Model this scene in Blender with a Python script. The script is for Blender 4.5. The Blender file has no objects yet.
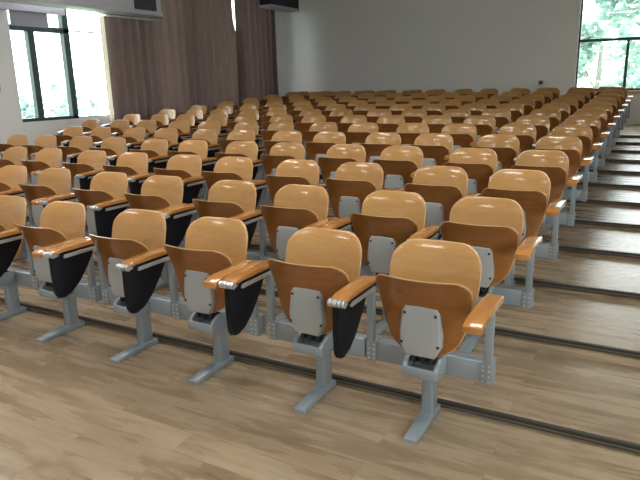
import bpy, bmesh, math, random
from mathutils import Vector, Matrix
random.seed(7)
S = bpy.context.scene
COL = S.collection

# ------------------------------------------------------------------ helpers
def finish(name, bm, mat, parent=None, loc=None, smooth=35, link=True):
    bmesh.ops.recalc_face_normals(bm, faces=bm.faces)
    me = bpy.data.meshes.new(name)
    bm.to_mesh(me); bm.free()
    me.materials.append(mat)
    if smooth:
        me.shade_smooth()
        me.set_sharp_from_angle(angle=math.radians(smooth))
    o = bpy.data.objects.new(name, me)
    COL.objects.link(o)
    if parent is not None: o.parent = parent
    if loc is not None: o.location = loc
    return o

def box(bm, x0, x1, y0, y1, z0, z1, bev=0.0, seg=2):
    r = bmesh.ops.create_cube(bm, size=1.0)
    vs = r['verts']
    for v in vs:
        v.co = Vector((x0 if v.co.x < 0 else x1, y0 if v.co.y < 0 else y1, z0 if v.co.z < 0 else z1))
    if bev:
        es = list({e for v in vs for e in v.link_edges})
        bmesh.ops.bevel(bm, geom=es, offset=bev, segments=seg, profile=.5, affect='EDGES', clamp_overlap=True)

def cyl(bm, p0, p1, r, n=16, r1=None):
    p0, p1 = Vector(p0), Vector(p1); d = p1-p0
    m = Matrix.Translation((p0+p1)/2) @ d.to_track_quat('Z', 'Y').to_matrix().to_4x4()
    bmesh.ops.create_cone(bm, cap_ends=True, segments=n, radius1=r, radius2=r if r1 is None else r1, depth=d.length, matrix=m)

def prism(bm, pts, axis, a, b, bev=0.0, seg=2):
    """polygon pts (2-D) extruded along axis from a to b"""
    def mk(p, t):
        return {'x': (t, p[0], p[1]), 'y': (p[0], t, p[1]), 'z': (p[0], p[1], t)}[axis]
    A = [bm.verts.new(mk(p, a)) for p in pts]; B = [bm.verts.new(mk(p, b)) for p in pts]
    n = len(pts); fs = [bm.faces.new(A), bm.faces.new(B[::-1])]
    for i in range(n): fs.append(bm.faces.new((A[i], A[(i+1) % n], B[(i+1) % n], B[i])))
    bmesh.ops.recalc_face_normals(bm, faces=fs)
    if bev:
        es = [e for f in fs[:2] for e in f.edges]
        bmesh.ops.bevel(bm, geom=list(set(es)), offset=bev, segments=seg, profile=.5, affect='EDGES', clamp_overlap=True)

def shell(bm, rows, yfun, t, nu=17, edge=0.0035):
    """curved plywood board: rows = [(z, halfwidth)], yfun(u, z, x) -> y of the mid surface, thickness t, rounded rim"""
    def layer(off, inset):
        g = []
        zc = sum(r[0] for r in rows)/len(rows)
        for (z, w) in rows:
            line = []
            for i in range(nu):
                u = -1 + 2*i/(nu-1)
                x = u*(w-inset); zz = z + (inset if z < zc else -inset)*min(1, abs(z-zc)/.1)
                line.append(bm.verts.new((x, yfun(u, zz, x)+off, zz)))
            g.append(line)
        return g
    def rim(g):
        n = len(g)
        return g[0][:] + [g[j][-1] for j in range(1, n)] + g[-1][::-1][1:] + [g[j][0] for j in range(n-2, 0, -1)]
    F = layer(-t/2, edge); B = layer(t/2, edge); M1 = layer(-t/2+edge, 0); M2 = layer(t/2-edge, 0)
    keep = set()
    for g in (F, B):
        for j in range(len(g)-1):
            for i in range(nu-1):
                bm.faces.new((g[j][i], g[j][i+1], g[j+1][i+1], g[j+1][i]))
    R = [rim(F), rim(M1), rim(M2), rim(B)]
    for a, b in zip(R[:-1], R[1:]):
        n = len(a)
        for i in range(n):
            bm.faces.new((a[i], a[(i+1) % n], b[(i+1) % n], b[i])).material_index = 1
    used = set(v for r in R for v in r) | set(v for g in (F, B) for l in g for v in l)
    for g in (M1, M2):
        for l in g:
            for v in l:
                if v not in used: bm.verts.remove(v)

def tag(o, label, cat, group=None, kind=None):
    o['label'] = label; o['category'] = cat
    if group: o['group'] = group
    if kind: o['kind'] = kind
    return o

def empty(name, loc):
    o = bpy.data.objects.new(name, None); o.empty_display_size = .1
    COL.objects.link(o); o.location = loc
    return o

def structure(name, bm, mat, smooth=0):
    o = finish(name, bm, mat, smooth=smooth); o['kind'] = 'structure'; return o

# ------------------------------------------------------------------ materials
class NT:
    def __init__(s, name):
        s.m = bpy.data.materials.new(name); s.m.use_nodes = True
        s.t = s.m.node_tree; s.t.nodes.clear()
        s.out = s.t.nodes.new('ShaderNodeOutputMaterial')
    def n(s, typ, **kw):
        nd = s.t.nodes.new(typ)
        for k, v in kw.items():
            if k in nd.inputs: nd.inputs[k].default_value = v
            else: setattr(nd, k, v)
        return nd
    def l(s, a, b): s.t.links.new(a, b)
    def bsdf(s, **kw):
        b = s.n('ShaderNodeBsdfPrincipled')
        for k, v in kw.items(): b.inputs[k.replace('_', ' ')].default_value = v
        s.l(b.outputs[0], s.out.inputs[0]); return b
    def ramp(s, fac, stops):
        r = s.n('ShaderNodeValToRGB'); cr = r.color_ramp
        while len(cr.elements) < len(stops): cr.elements.new(.5)
        for e, (p, c) in zip(cr.elements, stops): e.position = p; e.color = (*c, 1)
        s.l(fac, r.inputs[0]); return r.outputs[0]

def plain(name, col, rough=.5, metal=0., spec=.5, bump=0., scale=80, var=.0):
    t = NT(name); b = t.bsdf(Roughness=rough, Metallic=metal)
    b.inputs['Base Color'].default_value = (*col, 1); b.inputs['Specular IOR Level'].default_value = spec
    tc = t.n('ShaderNodeTexCoord'); no = t.n('ShaderNodeTexNoise', Scale=scale, Detail=4.)
    t.l(tc.outputs['Object'], no.inputs['Vector'])
    if var:
        c = t.ramp(no.outputs[0], [(.3, tuple(x*(1-var) for x in col)), (.7, tuple(min(1, x*(1+var)) for x in col))])
        t.l(c, b.inputs['Base Color'])
    if bump:
        bp = t.n('ShaderNodeBump', Strength=bump, Distance=.002)
        t.l(no.outputs[0], bp.inputs['Height']); t.l(bp.outputs[0], b.inputs['Normal'])
    return t.m

def wood(name, dark, light, rough=.3, grain=(1.2, 9., 9.), coat=.6):
    t = NT(name); b = t.bsdf(Roughness=rough)
    b.inputs['Specular IOR Level'].default_value = .2
    b.inputs['Coat Weight'].default_value = coat; b.inputs['Coat Roughness'].default_value = .12
    tc = t.n('ShaderNodeTexCoord'); oi = t.n('ShaderNodeObjectInfo')
    mp = t.n('ShaderNodeMapping'); mp.inputs['Scale'].default_value = grain
    add = t.n('ShaderNodeVectorMath', operation='ADD')
    sc = t.n('ShaderNodeVectorMath', operation='SCALE'); sc.inputs['Scale'].default_value = 7.
    cx = t.n('ShaderNodeCombineXYZ')
    for i in range(3): t.l(oi.outputs['Random'], cx.inputs[i])
    t.l(cx.outputs[0], sc.inputs[0]); t.l(tc.outputs['Object'], add.inputs[0]); t.l(sc.outputs[0], add.inputs[1])
    t.l(add.outputs[0], mp.inputs['Vector'])
    n1 = t.n('ShaderNodeTexNoise', Scale=3., Detail=5., Roughness=.6, Distortion=.8); t.l(mp.outputs[0], n1.inputs['Vector'])
    n2 = t.n('ShaderNodeTexNoise', Scale=22., Detail=3., Roughness=.6); t.l(mp.outputs[0], n2.inputs['Vector'])
    mx = t.n('ShaderNodeMix', data_type='FLOAT'); mx.inputs[0].default_value = .35
    t.l(n1.outputs[0], mx.inputs[2]); t.l(n2.outputs[0], mx.inputs[3])
    c = t.ramp(mx.outputs[0], [(.3, dark), (.68, light)])
    hs = t.n('ShaderNodeHueSaturation')
    mr = t.n('ShaderNodeMapRange'); mr.inputs['To Min'].default_value = .9; mr.inputs['To Max'].default_value = 1.08
    t.l(oi.outputs['Random'], mr.inputs[0]); t.l(mr.outputs[0], hs.inputs['Value']); t.l(c, hs.inputs['Color'])
    t.l(hs.outputs[0], b.inputs['Base Color'])
    return t.m

def laminate():
    t = NT('laminate_floor'); b = t.bsdf(Roughness=.34)
    b.inputs['Specular IOR Level'].default_value = .5
    tc = t.n('ShaderNodeTexCoord')
    br = t.n('ShaderNodeTexBrick', offset=.37, offset_frequency=2)
    for k, v in dict(Scale=1., Mortar_Size=.0012, Bias=0., Brick_Width=1.2, Row_Height=.145, Mortar_Smooth=.3).items():
        br.inputs[k.replace('_', ' ')].default_value = v
    br.inputs['Color1'].default_value = (0, 0, 0, 1); br.inputs['Color2'].default_value = (1, 1, 1, 1); br.inputs['Mortar'].default_value = (.5, .5, .5, 1)
    t.l(tc.outputs['Object'], br.inputs['Vector'])
    sep = t.n('ShaderNodeSeparateColor'); t.l(br.outputs['Color'], sep.inputs[0])
    off = t.n('ShaderNodeCombineXYZ'); t.l(sep.outputs[0], off.inputs[2])
    sc = t.n('ShaderNodeVectorMath', operation='SCALE'); sc.inputs['Scale'].default_value = 9.; t.l(off.outputs[0], sc.inputs[0])
    add = t.n('ShaderNodeVectorMath', operation='ADD'); t.l(tc.outputs['Object'], add.inputs[0]); t.l(sc.outputs[0], add.inputs[1])
    mp = t.n('ShaderNodeMapping'); mp.inputs['Scale'].default_value = (1., 7., 1.); t.l(add.outputs[0], mp.inputs[0])
    n1 = t.n('ShaderNodeTexNoise', Scale=1.9, Detail=5., Roughness=.55, Distortion=.35); t.l(mp.outputs[0], n1.inputs['Vector'])
    n2 = t.n('ShaderNodeTexNoise', Scale=16., Detail=3., Roughness=.6); t.l(mp.outputs[0], n2.inputs['Vector'])
    mx = t.n('ShaderNodeMix', data_type='FLOAT'); mx.inputs[0].default_value = .3
    t.l(n1.outputs[0], mx.inputs[2]); t.l(n2.outputs[0], mx.inputs[3])
    m2 = t.n('ShaderNodeMix', data_type='FLOAT'); m2.inputs[0].default_value = .10
    t.l(mx.outputs[0], m2.inputs[2]); t.l(sep.outputs[0], m2.inputs[3])
    c = t.ramp(m2.outputs[0], FLOOR_STOPS)
    dk = t.n('ShaderNodeMix', data_type='RGBA', blend_type='MULTIPLY'); t.l(br.outputs['Fac'], dk.inputs[0])
    t.l(c, dk.inputs[6]); dk.inputs[7].default_value = (.72, .68, .64, 1)
    t.l(dk.outputs[2], b.inputs['Base Color'])
    mr = t.n('ShaderNodeMapRange'); mr.inputs['To Min'].default_value = .22; mr.inputs['To Max'].default_value = .33
    t.l(n1.outputs[0], mr.inputs[0]); t.l(mr.outputs[0], b.inputs['Roughness'])
    return t.m
FLOOR_STOPS = [(.28, (.125, .083, .05)), (.49, (.268, .192, .122)), (.68, (.39, .305, .212))]

M = {}
M['floor'] = laminate()
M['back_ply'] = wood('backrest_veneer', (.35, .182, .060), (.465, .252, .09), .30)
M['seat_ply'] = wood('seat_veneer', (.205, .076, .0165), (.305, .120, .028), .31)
M['edge_ply'] = wood('plywood_edge', (.40, .22, .095), (.52, .32, .16), .28)
M['arm_wood'] = wood('armrest_wood', (.34, .135, .033), (.47, .205, .06), .22, grain=(9., 1.2, 9.), coat=1.)
M['grey'] = plain('grey_painted_steel', (.27, .31, .345), .36, .28, bump=.05, scale=300)
M['cover'] = plain('grey_cover_plastic', (.36, .375, .385), .5, .1, bump=.1, scale=400)
M['black'] = plain('black_plastic', (.004, .004, .007), .6, 0., .25, bump=.1, scale=200)
M['dark'] = plain('dark_gap', (.02, .02, .022), .5)
M['silver'] = plain('silver_aluminium', (.55, .57, .58), .3, .7)
M['nosing'] = plain('dark_step_nosing', (.03, .025, .021), .5, bump=.1, scale=150)
M['nosing_line'] = plain('aluminium_insert', (.2, .19, .17), .35, .6)
M['wall'] = plain('white_wall_paint', (.83, .82, .83), .75, bump=.05, scale=60, var=.02)
M['ceil'] = plain('ceiling_paint', (.52, .52, .52), .8, var=.02, scale=20)
M['frame'] = plain('dark_green_window_frame', (.012, .045, .045), .4)
M['ac'] = plain('white_enamel', (.62, .58, .66), .45)
M['ac_dark'] = plain('dark_intake_grille', (.03, .033, .05), .5)
M['navy'] = plain('dark_housing', (.02, .024, .045), .45)
M['blind'] = plain('grey_blind_fabric', (.35, .35, .38), .8, var=.05, scale=200)
M['sill'] = wood('orange_sill_wood', (.5, .24, .09), (.66, .36, .16), .3)
M['bark'] = plain('bark', (.26, .27, .24), .9, var=.3, scale=8)
M['ground'] = plain('grass_ground', (.25, .4, .25), .9, var=.3, scale=1.5)

def curtain_mat():
    t = NT('brown_curtain_cloth')
    d = t.n('ShaderNodeBsdfDiffuse'); d.inputs[0].default_value = (.25, .195, .19, 1)
    tr = t.n('ShaderNodeBsdfTranslucent'); tr.inputs[0].default_value = (.12, .075, .06, 1)
    tc = t.n('ShaderNodeTexCoord'); no = t.n('ShaderNodeTexNoise', Scale=9., Detail=5.)
    mp = t.n('ShaderNodeMapping'); mp.inputs['Scale'].default_value = (6, 6, .4)
    t.l(tc.outputs['Object'], mp.inputs[0]); t.l(mp.outputs[0], no.inputs[0])
    c = t.ramp(no.outputs[0], [(.3, (.225, .175, .168)), (.7, (.285, .23, .22))]); t.l(c, d.inputs[0])
    mx = t.n('ShaderNodeMixShader'); mx.inputs[0].default_value = .10
    t.l(d.outputs[0], mx.inputs[1]); t.l(tr.outputs[0], mx.inputs[2]); t.l(mx.outputs[0], t.out.inputs[0])
    return t.m
M['curtain'] = curtain_mat()
def lining_mat():
    t = NT('pale_curtain_lining')
    d = t.n('ShaderNodeBsdfDiffuse'); d.inputs[0].default_value = (.78, .73, .66, 1)
    tr = t.n('ShaderNodeBsdfTranslucent'); tr.inputs[0].default_value = (.8, .74, .66, 1)
    tc = t.n('ShaderNodeTexCoord'); no = t.n('ShaderNodeTexNoise', Scale=40.)
    t.l(tc.outputs['Object'], no.inputs[0])
    t.l(t.ramp(no.outputs[0], [(.3, (.72, .66, .6)), (.7, (.8, .75, .68))]), d.inputs[0])
    mx = t.n('ShaderNodeMixShader'); mx.inputs[0].default_value = .6
    t.l(d.outputs[0], mx.inputs[1]); t.l(tr.outputs[0], mx.inputs[2]); t.l(mx.outputs[0], t.out.inputs[0])
    return t.m
M['lining'] = lining_mat()
def glass_mat():
    t = NT('window_glass')
    tr = t.n('ShaderNodeBsdfTransparent'); tr.inputs[0].default_value = (.95, .985, .972, 1)
    gl = t.n('ShaderNodeBsdfGlossy'); gl.inputs['Roughness'].default_value = .02
    lw = t.n('ShaderNodeLayerWeight'); lw.inputs[0].default_value = .5
    pw = t.n('ShaderNodeMath', operation='POWER'); pw.inputs[1].default_value = 4.; t.l(lw.outputs['Facing'], pw.inputs[0])
    mr = t.n('ShaderNodeMapRange'); mr.inputs['To Min'].default_value = .03; mr.inputs['To Max'].default_value = .7; t.l(pw.outputs[0], mr.inputs[0])
    mx = t.n('ShaderNodeMixShader'); t.l(mr.outputs[0], mx.inputs[0])
    t.l(tr.outputs[0], mx.inputs[1]); t.l(gl.outputs[0], mx.inputs[2]); t.l(mx.outputs[0], t.out.inputs[0])
    return t.m
M['glass'] = glass_mat()
def leaf_mat():
    t = NT('pale_foliage')
    d = t.n('ShaderNodeBsdfDiffuse'); tr = t.n('ShaderNodeBsdfTranslucent')
    tc = t.n('ShaderNodeTexCoord'); no = t.n('ShaderNodeTexNoise', Scale=1.6, Detail=4.)
    t.l(tc.outputs['Object'], no.inputs[0])
    c = t.ramp(no.outputs[0], [(.35, (.23, .35, .315)), (.65, (.52, .65, .60))])
    t.l(c, d.inputs[0]); t.l(c, tr.inputs[0])
    mx = t.n('ShaderNodeMixShader'); mx.inputs[0].default_value = .45
    t.l(d.outputs[0], mx.inputs[1]); t.l(tr.outputs[0], mx.inputs[2]); t.l(mx.outputs[0], t.out.inputs[0])
    return t.m
M['leaf'] = leaf_mat()
LAMP = 24.0  # emission strength of the added ceiling lamps
def lamp_mat():
    t = NT('added_lamp_diffuser'); e = t.n('ShaderNodeEmission'); e.inputs[0].default_value = (1., .965, .9, 1); e.inputs[1].default_value = LAMP
    t.l(e.outputs[0], t.out.inputs[0]); return t.m
M['lamp'] = lamp_mat()

# ------------------------------------------------------------------ layout
PITCH, RISE = .8652, .0409
LINE0 = -.1803                      # first step edge
NROW = 14
def level(n): return min(n, 12)*RISE          # n = 0 is the front row
XL, XR, YF, YB, ZC = -8.75, 3.1, -6.5, 12.1, 4.3

# floor: one stepped mesh
bm = bmesh.new()
prof = [(YF-.2, 0.)]
for n in range(1, 13):
    y = LINE0+(n-1)*PITCH
    prof += [(y, (n-1)*RISE), (y, n*RISE)]
prof += [(YB+.2, 12*RISE), (YB+.2, -.3), (YF-.2, -.3)]
prism(bm, prof, 'x', XL-.2, XR+.2)
structure('floor', bm, M['floor'])
for n in range(1, 13):
    y = LINE0+(n-1)*PITCH; z = n*RISE
    bm = bmesh.new()
    box(bm, XL, XR, y-.010, y+.012, z-RISE*.72, z+.003, .002, 1)
    o = structure('trim_%d' % n, bm, M['nosing'])
    bm = bmesh.new()
    box(bm, XL, XR, y-.0125, y-.009, z-.020, z-.014)
    s = finish('insert_strip', bm, M['nosing_line'], o, smooth=0); s['kind'] = 'structure'

# walls
WY0, WY1, WZ0, WZ1 = 3.90, 11.15, .975, 3.75     # window opening in the side wall (mostly behind the curtains)
bm = bmesh.new()
box(bm, XL-.24, XL, YF, WY0, -.3, ZC)
box(bm, XL-.24, XL, WY1, YB, -.3, ZC)
box(bm, XL-.24, XL, WY0, WY1, -.3, WZ0)
box(bm, XL-.24, XL, WY0, WY1, WZ1, ZC)
structure('wall_left', bm, M['wall'])
BX0, BX1, BZ0, BZ1 = -1.26, 2.9, 1.20, 3.75
bm = bmesh.new()
box(bm, XL-.24, BX0, YB, YB+.24, -.3, ZC)
box(bm, BX1, XR+.24, YB, YB+.24, -.3, ZC)
box(bm, BX0, BX1, YB, YB+.24, -.3, BZ0)
box(bm, BX0, BX1, YB, YB+.24, BZ1, ZC)
structure('wall_back', bm, M['wall'])
RY0, RY1, RZ0, RZ1 = -5.2, .2, 1.0, 3.7  # opening for the added side window, out of view
bm = bmesh.new()
box(bm, XR, XR+.24, YF, RY0, -.3, ZC); box(bm, XR, XR+.24, RY1, YB, -.3, ZC)
box(bm, XR, XR+.24, RY0, RY1, -.3, RZ0); box(bm, XR, XR+.24, RY0, RY1, RZ1, ZC)
structure('wall_right', bm, M['wall'])
bm = bmesh.new(); box(bm, XL-.24, XR+.24, YF-.24, YF, -.3, ZC); structure('wall_front', bm, M['wall'])
bm = bmesh.new(); box(bm, XL-.24, XR+.24, YF-.24, YB+.24, ZC, ZC+.2); structure('ceiling', bm, M['ceil'])

# side window: frame members each a child of the window
def member(parent, name, mat, *b, bev=.004):
    bm = bmesh.new(); box(bm, *b, bev, 1); o = finish(name, bm, mat, parent, smooth=0); return o
def window_root(name):
    o = empty(name, (0, 0, 0)); o['kind'] = 'structure'; return o
w = window_root('window_1')
fx0, fx1 = XL-.13, XL-.04
member(w, 'sill_rail', M['frame'], fx0, fx1+.02, WY0, 5.06, WZ0, WZ0+.055)
member(w, 'sill_rail', M['frame'], fx0, fx1-.02, 5.06, WY1, WZ0, WZ0+.02)
member(w, 'transom_bar', M['frame'], fx0, fx1+.02, WY0, 5.06, 2.43, 2.515)
member(w, 'transom_bar', M['frame'], fx0+.02, fx1-.02, 5.06, WY1, 2.475, 2.495)
member(w, 'mullion', M['frame'], fx0, fx1+.01, 4.24, 4.36, WZ0, 2.47)
member(w, 'mullion', M['frame'], fx0, fx1+.02, 4.94, 5.06, WZ0, WZ1)
for y in (6.9, 8.3, 10.6):
    member(w, 'mullion', M['frame'], fx0, fx1, y-.04, y+.04, WZ0, WZ1)
member(w, 'jamb', M['frame'], fx0, fx1, WY1-.05, WY1, WZ0, WZ1)
member(w, 'head_rail', M['frame'], fx0, fx1, WY0, WY1, WZ1-.05, WZ1)
member(w, 'glass_pane', M['glass'], XL-.09, XL-.084, WY0, WY1, WZ0, WZ1, bev=0)

w = window_root('window_2')
gy0, gy1 = YB+.04, YB+.13
member(w, 'jamb', M['frame'], BX0, BX0+.035, gy0, gy1, BZ0, BZ1)
member(w, 'jamb', M['frame'], BX1-.05, BX1, gy0, gy1, BZ0, BZ1)
member(w, 'sill_rail', M['frame'], BX0, BX1, gy0, gy1, BZ0, BZ0+.05)
member(w, 'head_rail', M['frame'], BX0, BX1, gy0, gy1, BZ1-.05, BZ1)
member(w, 'transom_bar', M['frame'], BX0, BX1, gy0-.01, gy1, 2.225, 2.285)
for x in (-.285, .75, 1.8):
    member(w, 'mullion', M['frame'], x-.028, x+.028, gy0, gy1, BZ0, 2.25)
for x in (.75, 1.8):
    member(w, 'mullion', M['frame'], x-.028, x+.028, gy0, gy1, 2.25, BZ1)
member(w, 'glass_pane', M['glass'], BX0, BX1, YB+.08, YB+.086, BZ0, BZ1, bev=0)
w = window_root('added_window_3')  # unseen window in the right wall, added to brighten the front
hx0, hx1 = XR+.05, XR+.14
member(w, 'sill_rail', M['frame'], hx0, hx1, RY0, RY1, RZ0, RZ0+.05)
member(w, 'head_rail', M['frame'], hx0, hx1, RY0, RY1, RZ1-.05, RZ1)
member(w, 'transom_bar', M['frame'], hx0, hx1, RY0, RY1, 2.6, 2.66)
for i in range(8):
    y = RY0+.03+(RY1-RY0-.06)*i/7
    member(w, 'mullion', M['frame'], hx0, hx1, y-.03, y+.03, RZ0, RZ1)
member(w, 'glass_pane', M['glass'], XR+.09, XR+.096, RY0, RY1, RZ0, RZ1, bev=0)
bm = bmesh.new(); box(bm, -.36, BX1+.05, YB-.16, YB+.06, BZ0-.05, BZ0+.0, .008)
structure('trim_20', bm, M['sill'])
bm = bmesh.new(); box(bm, BX0-.06, BX0, YB-.012, YB+.02, BZ0-.1, BZ1+.05, .003); structure('trim_21', bm, M['wall'])

# ------------------------------------------------------------------ lecture chair parts (built once, meshes shared)
W, G, XA = .54, .0874, -.3162
def colx(k): return XA-W*k-G*(k//2)
HW = W/2
def arc_rows(z0, z1, prof, r_top, r_bot, n=7):
    """rows (z, halfwidth) with rounded top / bottom corners; prof(z) = straight half width"""
    rows = []
    for i in range(n):
        a = math.pi/2*(1-i/(n-1)); z = z0+r_bot*(1-math.sin(a)); rows.append((z, prof(z)-r_bot*(1-math.cos(a))))
    m = 8
    for i in range(1, m):
        z = z0+r_bot+(z1-r_top-z0-r_bot)*i/m; rows.append((z, prof(z)))
    for i in range(n):
        a = math.pi/2*i/(n-1); z = z1-r_top*(1-math.sin(a)); rows.append((z, prof(z)-r_top*(1-math.cos(a))))
    return rows
def lerp(tab):
    def f(z):
        if z <= tab[0][0]: return tab[0][1]
        for (a, b), (c, d) in zip(tab, tab[1:]):
            if z <= c: return b+(d-b)*(z-a)/(c-a)
        return tab[-1][1]
    return f
def backrest_bm():
    bm = bmesh.new()
    rows = arc_rows(.43, .814, lerp([(.43, .165), (.60, .193), (.67, .200), (.75, .199), (.82, .194)]), .092, .06)
    # wraps round the sitter: middle deepest, sides forward; leans back towards the top
    shell(bm, rows, lambda u, z, x: .052-.85*x*x+(z-.72)*.26-.5*max(0, .6-z)**2+2.6*max(0, z-.735)**2, .012, nu=21)
    return bm
def seat_bm():
    bm = bmesh.new()
    rows = arc_rows(.362, .726, lerp([(.362, .112), (.42, .150), (.50, .178), (.58, .196), (.66, .205), (.73, .205)]), .062, .09)
    def y(u, z, x):
        base = -.085-(z-.37)*.09
        return base-.036+1.2*x*x-.058*max(0., (z-.56)/.15)**1.6
    shell(bm, rows, y, .013, nu=21)
    return bm
def cover_bm():
    bm = bmesh.new()
    pts = [(-.062, .372), (.062, .372), (.088, .42), (.091, .47), (.080, .568), (.066, .590), (0, .597), (-.066, .590), (-.080, .568), (-.091, .47), (-.088, .42)]
    prism(bm, pts, 'y', -.158, -.100, .012, 3)
    return bm
def screws_bm(x, z):
    bm = bmesh.new(); cyl(bm, (x, -.1605, z), (x, -.150, z), .0065, 10); return bm
def bracket_bm():
    bm = bmesh.new()
    # open U-shaped cast cup carrying the seat hinge
    box(bm, -.080, .080, -.150, -.035, .272, .292, .008)
    for q in (-1, 1):
        prism(bm, [(-.150, .272), (-.035, .272), (-.035, .352), (-.09, .352), (-.135, .336), (-.150, .318)], 'x', q*.080-q*.0, q*.058, .005)
    box(bm, -.080, .080, -.154, -.140, .272, .318, .006)
    return bm
def hinge_bm():
    bm = bmesh.new()
    cyl(bm, (-.058, -.085, .342), (.058, -.085, .342), .02, 14)
    for x in (-.04, .0, .04): box(bm, x-.008, x+.008, -.125, -.085, .33, .385, .003, 1)
    return bm
def beam_bm():
    bm = bmesh.new(); box(bm, -HW+.006, HW-.036, -.03, .03, .250, .345, .006); return bm
def joint_bm(x, end):
    """bolted end plate of the beam under an armrest post"""
    bm = bmesh.new()
    wd = .026
    box(bm, x-wd, x+wd, -.036, .034, .248, .348, .003)
    return bm
def bolts_bm(x):
    bm = bmesh.new()
    for dx in (-.013, .013):
        for z in (.262, .285, .31, .332):
            cyl(bm, (x+dx, -.040, z), (x+dx, -.034, z), .0055, 8)
    return bm
def post_bm(x):
    bm = bmesh.new(); box(bm, x-.017, x+.017, -.046, -.012, .34, .632, .005); return bm
def leg_bm():
    bm = bmesh.new()
    box(bm, -.0265, .0265, -.012, .068, .022, .30, .010, 3)
    prism(bm, [(-.044, .22), (.03, .22), (.03, .335), (.012, .357), (-.020, .362), (-.044, .345)], 'x', -.0295, .0295, .006)
    return bm
def foot_bm():
    bm = bmesh.new()
    prism(bm, [(-.218, 0), (.104, 0), (.104, .028), (.08, .036), (-.03, .036), (-.208, .024), (-.218, .018)], 'x', -.030, .030, .005)
    return bm
def arm_profile(y0, y1, z, t, drop):
    top, bot = [], []
    n = 16
    for i in range(n+1):
        u = (i/n)**1.4; y = y0+(y1-y0)*u
        zz = z-.012*(1-math.sin(math.pi*min(1, .22+u*.6)))-drop*1.5*max(0, 1-u*5)**2
        top.append((y, zz)); bot.append((y, zz-t*(.8+.2*math.sin(math.pi*u))))
    return top+bot[::-1]
def plain_arm_bm(x):
    bm = bmesh.new(); prism(bm, arm_profile(-.384, -.045, .658, .030, .010), 'x', x-.036, x+.036, .009, 3); return bm
def tablet_arm_bm(x):
    bm = bmesh.new(); prism(bm, arm_profile(-.356, -.045, .664, .026, .006), 'x', x-.036, x+.036, .008, 3); return bm
def arm_rail_bm(x, a=-.335):
    bm = bmesh.new(); box(bm, x-.020, x+.030, a, -.02, .616, .634, .004); return bm
def tablet_hinge_bm(x):
    bm = bmesh.new()
    for dx0, dx1, r in ((-.036, -.018, .016), (-.015, .003, .0165), (.006, .022, .016), (.025, .036, .015)):
        cyl(bm, (x+dx0, -.366, .636), (x+dx1, -.366, .636), r, 16)
    box(bm, x-.03, x+.03, -.366, -.33, .622, .640, .003, 1)
    return bm
def tablet_bm(x):
    bm = bmesh.new()
    pts = [(-.352, .626), (-.353, .50), (-.345, .405), (-.330, .383), (-.305, .379), (-.25, .395), (-.19, .440), (-.13, .51), (-.085, .575), (-.07, .626)]
    prism(bm, pts, 'x', x-.020, x+.012, .005, 2)
    return bm
def strip_bm(x):
    bm = bmesh.new(); box(bm, x+.022, x+.0345, -.30, -.07, .604, .624, .002, 1); return bm

GROUP = 'tip-up lecture chairs in the tiered rows'
def prototype(right_end):
    """chair on the even columns also carries the plain armrest that closes its two-seat unit"""
    r = empty('lecture_chair', (0, 0, 0))
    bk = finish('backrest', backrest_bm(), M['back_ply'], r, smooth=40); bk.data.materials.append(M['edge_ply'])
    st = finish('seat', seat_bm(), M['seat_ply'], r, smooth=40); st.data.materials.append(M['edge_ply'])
    cv = finish('hinge_cover', cover_bm(), M['cover'], st); cv['label'] = 'grey plastic hinge cover'
    for (x, z) in ((-.066, .562), (.066, .562), (-.078, .43), (.078, .43)):
        finish('screw', screws_bm(x, z), M['dark'], st)
    br = finish('seat_bracket', bracket_bm(), M['grey'], r)
    finish('hinge', hinge_bm(), M['dark'], br)
    finish('leg', leg_bm(), M['grey'], r)
    finish('foot', foot_bm(), M['grey'], r)
    bmx = finish('beam', beam_bm(), M['grey'], r)
    finish('bolted_plate', joint_bm(-HW+.0, 0), M['grey'], bmx)
    finish('bolt', bolts_bm(-HW), M['silver'], bmx)
    finish('armrest_post', post_bm(-HW-.004), M['grey'], r)
    ar = finish('armrest', tablet_arm_bm(-HW), M['arm_wood'], r)
    finish('armrest_rail', arm_rail_bm(-HW), M['black'], ar)
    finish('armrest_strip', strip_bm(-HW), M['silver'], ar)
    tb = finish('writing_tablet', tablet_bm(-HW-.012), M['black'], r); tb['label'] = 'black writing tablet folded down beside the seat'
    finish('tablet_hinge', tablet_hinge_bm(-HW), M['silver'], tb)
    if right_end:
        finish('bolted_plate', joint_bm(HW-.022, 1), M['grey'], bmx)
        finish('bolt', bolts_bm(HW-.022), M['silver'], bmx)
        finish('armrest_post', post_bm(HW-.016), M['grey'], r)
        a2 = finish('armrest', plain_arm_bm(HW+.002), M['arm_wood'], r)
        finish('armrest_rail', arm_rail_bm(HW+.0, -.30), M['grey'], a2)
    return r
def copy_tree(o, parent=None):
    c = o.copy(); COL.objects.link(c)
    if parent is not None: c.parent = parent
    for ch in list(o.children): copy_tree(ch, c)
    return c

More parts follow.
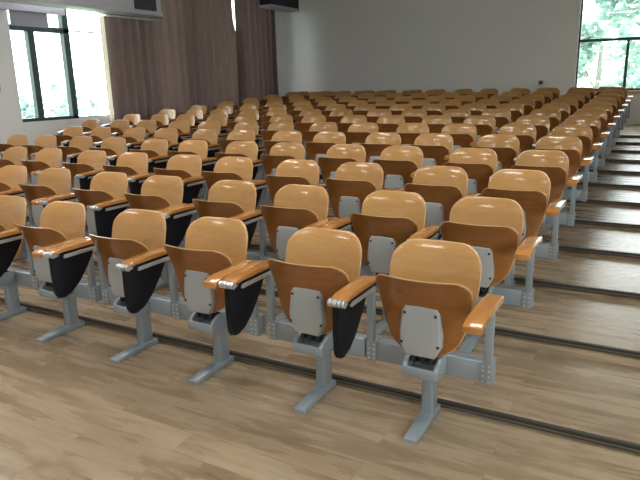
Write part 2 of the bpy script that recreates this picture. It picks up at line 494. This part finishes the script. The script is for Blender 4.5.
ORD = ['', 'first', 'second', 'third', 'fourth', 'fifth', 'sixth', 'seventh', 'eighth', 'ninth', 'tenth', 'eleventh', 'twelfth', 'thirteenth', 'fourteenth']
protos = {}
FOOTX = [-.012, -.015, -.022, -.045, -.05, -.09]
for n in range(NROW):
    ks = 12 if n < 5 else 13
    if n == 0: ks = 7
    if n == 1: ks = 9
    if n == 2: ks = 11
    for k in range(ks):
        e = (k % 2 == 0)
        if e not in protos: r = protos[e] = prototype(e); 
        else: r = copy_tree(protos[e])
        dx = -.2 if n == 13 else 0
        r.location = (colx(k)+dx, n*PITCH-.30, level(n))
        rw = 'front row' if n == 0 else ('last row' if n == NROW-1 else ORD[n+1]+' row')
        if k == 0: pos = 'end seat beside the stepped aisle'
        else: pos = ORD[k+1]+' seat in from the aisle'
        tag(r, 'varnished plywood tip-up chair, %s from the front, %s' % (rw, pos) if 0 < n < NROW-1 else
            'varnished plywood tip-up chair in the %s, %s' % (rw, pos), 'chair', GROUP)
        off = (FOOTX[k] if k < 6 else -.08) if n == 0 else -.03
        for ch in r.children:
            if ch.name.split('.')[0] in ('leg', 'foot'): ch.location.x = off

# ------------------------------------------------------------------ curtains
def curtain(name, y0, y1, z0, z1, label, seed, fold=.25, slit=None, x=XL+.12):
    rnd = random.Random(seed)
    bm = bmesh.new(); ny = int((y1-y0)/.02); nz = 14
    ph = [rnd.uniform(0, 6) for _ in range(4)]
    def fx(y, z):
        u = (z-z0)/(z1-z0)
        p = 2*math.pi*y/fold + .9*math.sin(y*1.9+ph[0])+.5*math.sin(y*4.3+ph[1])+.25*math.sin(z*1.3+y+ph[2])
        a = (.060+.022*math.sin(y*2.7+ph[3]))*(1.0-.25*u)
        return x+a*math.sin(p)+.012*math.sin(2*p+.6)
    g = []
    for j in range(nz+1):
        z = z0+(z1-z0)*j/nz; row = []
        for i in range(ny+1):
            y = y0+(y1-y0)*i/ny
            if slit: y = y+slit(y, z)
            row.append(bm.verts.new((fx(y0+(y1-y0)*i/ny, z), y, z)))
        g.append(row)
    for j in range(nz):
        for i in range(ny): bm.faces.new((g[j][i], g[j][i+1], g[j+1][i+1], g[j+1][i]))
    bmesh.ops.solidify(bm, geom=bm.faces[:], thickness=.004)
    o = finish(name, bm, M['curtain'], smooth=60)
    tag(o, label, 'curtain', 'brown pleated curtains along the windows')
    return o
Y0C, YMC, Y1C = 5.75, 9.66, 11.30
def pull1(y, z):
    t = max(0, (z-2.5)/1.0); t = min(1, t*2.2); return -.155*t*max(0, (y-(YMC-.8))/1.05)-.05*max(0, z-2.9)*max(0, (y-(YMC-.8))/1.05)
curtain('curtain', Y0C, YMC+.25, .55, 3.95, 'wide brown pleated curtain hanging next to the bare window panes', 3, slit=pull1)
curtain('curtain', YMC, Y1C, .62, 3.95, 'narrower brown pleated curtain by the back corner, beyond the slit of daylight', 5, x=XL+.25)
bm = bmesh.new()
rn = []
for i in range(13):
    u = i/12; rn.append((XL+.13+.02*math.sin(u*9), 5.63+.10*u))
pts = rn+[(a+.004, b) for a, b in rn[::-1]]
prism(bm, pts, 'z', .6, 3.0)
o = finish('curtain', bm, M['lining'], smooth=60); tag(o, 'thin pale sheer strip at the bright edge of the brown curtain', 'curtain')
bm = bmesh.new(); cyl(bm, (XL+.38, 5.60, 2.745), (XL+.38, 6.95, 2.76), .018, 10)
for y in (5.57, ): box(bm, XL+.0, XL+.38, y-.01, y+.01, 2.74, 2.765)
o = finish('curtain_rail', bm, M['silver']); tag(o, 'pale rail across the top of the curtain under the air conditioner', 'rail')

# roller blind over the first upper pane
r = empty('roller_blind', (XL+.05, 4.42, 2.83))
def lb(name, mat, *b, bev=.006):
    bm = bmesh.new(); box(bm, *b, bev, 2); return finish(name, bm, mat, r)
lb('cassette', M['ac'], -.03, .06, -1.2, .50, -.115, .0, bev=.012)
lb('fabric', M['blind'], -.012, -.006, -.52, .18, -.34, -.09, bev=0)
tag(r, 'half lowered grey roller blind with white cassette over the window', 'blind')

# air conditioners hung by the side wall
def air_conditioner(y0, y1, x0, x1, z0, z1, g0, g1, body, label):
    r = empty('air_conditioner', ((x0+x1)/2, (y0+y1)/2, z0))
    hx, hy, h = (x1-x0)/2, (y1-y0)/2, z1-z0; cy = (y0+y1)/2
    bm = bmesh.new(); box(bm, -hx, hx, -hy, hy, 0.012, h, .02, 3); finish('housing', bm, body, r)
    bm = bmesh.new(); box(bm, -hx-.01, hx+.012, -hy-.01, hy+.015, -.02, .035, .008); finish('bottom_tray', bm, M['ac'], r)
    gr = None
    bm = bmesh.new(); box(bm, hx-.004, hx+.006, g0-cy, g1-cy, .06, h-.05, .003, 1); gr = finish('intake_grille', bm, M['ac_dark'], r)
    bm = bmesh.new()
    for i in range(11):
        z = .08+(h-.16)*i/10; box(bm, hx+.002, hx+.014, g0-cy+.01, g1-cy-.01, z, z+.008)
    finish('louvre', bm, M['navy'], gr)
    for sx in (-hx+.05, hx-.05):
        for sy in (-hy+.15, hy-.15):
            bm = bmesh.new(); cyl(bm, (sx, sy, h-.01), (sx, sy, ZC-z0), .008, 8); finish('hanger_rod', bm, M['silver'], r)
    return tag(r, label, 'air conditioner', 'air conditioners hung from the ceiling')
air_conditioner(2.2, 6.60, -8.38, -8.0, 2.80, 3.30, 5.90, 6.46, M['ac'], 'long white ceiling-hung air conditioner above the bare window')
air_conditioner(10.42, 11.72, -8.35, -8.0, 3.33, 3.90, 10.5, 11.6, M['navy'], 'dark ceiling-hung air conditioner above the curtain by the back corner')

# small wall fittings
r = empty('light_switch', (XL, 3.52, 1.47))
bm = bmesh.new(); box(bm, 0, .02, -.07, .07, 0, .12, .005); finish('switch_plate', bm, M['ac'], r)
bm = bmesh.new(); box(bm, .018, .035, -.045, .045, .025, .095, .004); finish('rocker', bm, M['navy'], r)
tag(r, 'dark light switch on the white wall beside the window', 'switch')
r = empty('wall_socket', (-1.98, YB, 1.36))
bm = bmesh.new(); box(bm, -.05, .05, -.018, 0, 0, .085, .005); finish('socket_plate', bm, M['blind'], r)
bm = bmesh.new(); box(bm, -.025, .025, -.024, -.016, .02, .065, .003); finish('socket_face', bm, M['navy'], r)
tag(r, 'small grey wall socket on the back wall near the window', 'socket')

# unseen ceiling lamps, added over the front of the room for brightness
lamp0 = None
for (x, y) in [(-6.6, -1.4), (-3.6, -1.4), (-.6, -1.4), (-6.6, .9), (-3.6, .9), (-.6, .9), (-5.1, -4.2), (-1.5, -4.2)]:
    if lamp0 is None:
        lamp0 = r = empty('added_ceiling_light', (0, 0, 0))
        bm = bmesh.new(); box(bm, -.62, .62, -.17, .17, -.05, 0, .005); finish('lamp_housing', bm, M['ac'], r)
        bm = bmesh.new(); box(bm, -.58, .58, -.14, .14, -.062, -.045, .003, 1); finish('diffuser', bm, M['lamp'], r)
    else: r = copy_tree(lamp0)
    r.location = (x, y, ZC)
    tag(r, 'added long white fluorescent ceiling fitting, out of view above the front rows', 'ceiling light', 'added fluorescent ceiling lights, out of view over the front rows')

# ------------------------------------------------------------------ outdoors
bm = bmesh.new(); box(bm, -60, 60, -40, 80, -3.4, -3.2); 
o = structure('ground', bm, M['ground'])
def tree(x, y, h, cr, seed, label, n=1800, zc=None):
    rnd = random.Random(seed)
    r = empty('tree', (x, y, -3.2))
    zc = h-cr*.8 if zc is None else zc
    bm = bmesh.new(); cyl(bm, (0, 0, 0), (.1, .05, zc), .16, 10, .08)
    for i in range(5):
        a = i*1.26; cyl(bm, (.06, .03, zc*.7), (math.cos(a)*cr*.6, math.sin(a)*cr*.6, zc+cr*.3*rnd.uniform(-.5, 1)), .03, 7, .012)
    finish('trunk', bm, M['bark'], r)
    bm = bmesh.new()
    lumps = [(Vector((rnd.gauss(0, .5), rnd.gauss(0, .5), rnd.gauss(0, .45)))*cr, rnd.uniform(.28, .5)*cr) for _ in range(11)]
    for i in range(n):
        c, rr = rnd.choice(lumps)
        d = Vector((rnd.gauss(0, 1), rnd.gauss(0, 1), rnd.gauss(0, 1))).normalized()*rr*rnd.random()**.4
        p = c+d+Vector((0, 0, zc)); s = rnd.uniform(.10, .22)*(1 if y < 15 else 1.5)
        a = Vector((rnd.gauss(0, 1), rnd.gauss(0, 1), rnd.gauss(0, .6))).normalized(); b = a.cross(Vector((rnd.random(), rnd.random(), 1))).normalized()
        vs = [bm.verts.new(p+a*s), bm.verts.new(p+b*s*.5), bm.verts.new(p-a*s), bm.verts.new(p-b*s*.5)]
        bm.faces.new(vs)
    finish('foliage', bm, M['leaf'], r, smooth=0)
    return tag(r, label, 'tree', 'trees outside the windows')
tree(-17.5, 9.3, 5.2, 1.9, 1, 'pale green tree outside the side window, by the curtain edge')
tree(-20.5, 5.6, 4.9, 1.5, 2, 'low pale tree outside the side window, behind the wide middle pane')
tree(.6, 19.5, 4.9, 1.7, 3, 'low bright green tree outside the back window, right of the mullion')
tree(-1.9, 24.0, 7.6, 2.1, 4, 'taller pale green tree outside the back window, near the wall edge')
tree(2.6, 25.0, 9.2, 2.3, 5, 'tall leafy tree outside the back window, towards the far jamb')

# ------------------------------------------------------------------ sky
wd = bpy.data.worlds.new('World'); S.world = wd; wd.use_nodes = True
nt = wd.node_tree; nt.nodes.clear()
bg = nt.nodes.new('ShaderNodeBackground'); ow = nt.nodes.new('ShaderNodeOutputWorld')
bg.inputs[0].default_value = (.97, .985, 1., 1); bg.inputs[1].default_value = 4.0
nt.links.new(bg.outputs[0], ow.inputs[0])

# ------------------------------------------------------------------ camera
f, yaw, pit, rol = 608.15, .50719, -.25090, -.02282
cyw, syw, cp, sp = math.cos(yaw), math.sin(yaw), math.cos(pit), math.sin(pit)
fwd = Vector((-syw*cp, cyw*cp, sp)); right = Vector((cyw, syw, 0)); up = right.cross(fwd)
c, s = math.cos(rol), math.sin(rol)
r2 = c*right+s*up; u2 = -s*right+c*up
cam = bpy.data.cameras.new('camera'); co = bpy.data.objects.new('camera', cam); COL.objects.link(co)
mw = Matrix((( r2.x, u2.x, -fwd.x, .4606), (r2.y, u2.y, -fwd.y, -2.6777), (r2.z, u2.z, -fwd.z, 1.4782), (0, 0, 0, 1)))
co.matrix_world = mw
cam.sensor_width = 36; cam.sensor_fit = 'HORIZONTAL'; cam.lens = f*36/640
cam.clip_start = .05; cam.clip_end = 300
S.camera = co

vs = S.view_settings
vs.view_transform = 'Standard'; vs.look = 'None'; vs.gamma = 1.0; vs.use_curve_mapping = False
vs.exposure = 0.80
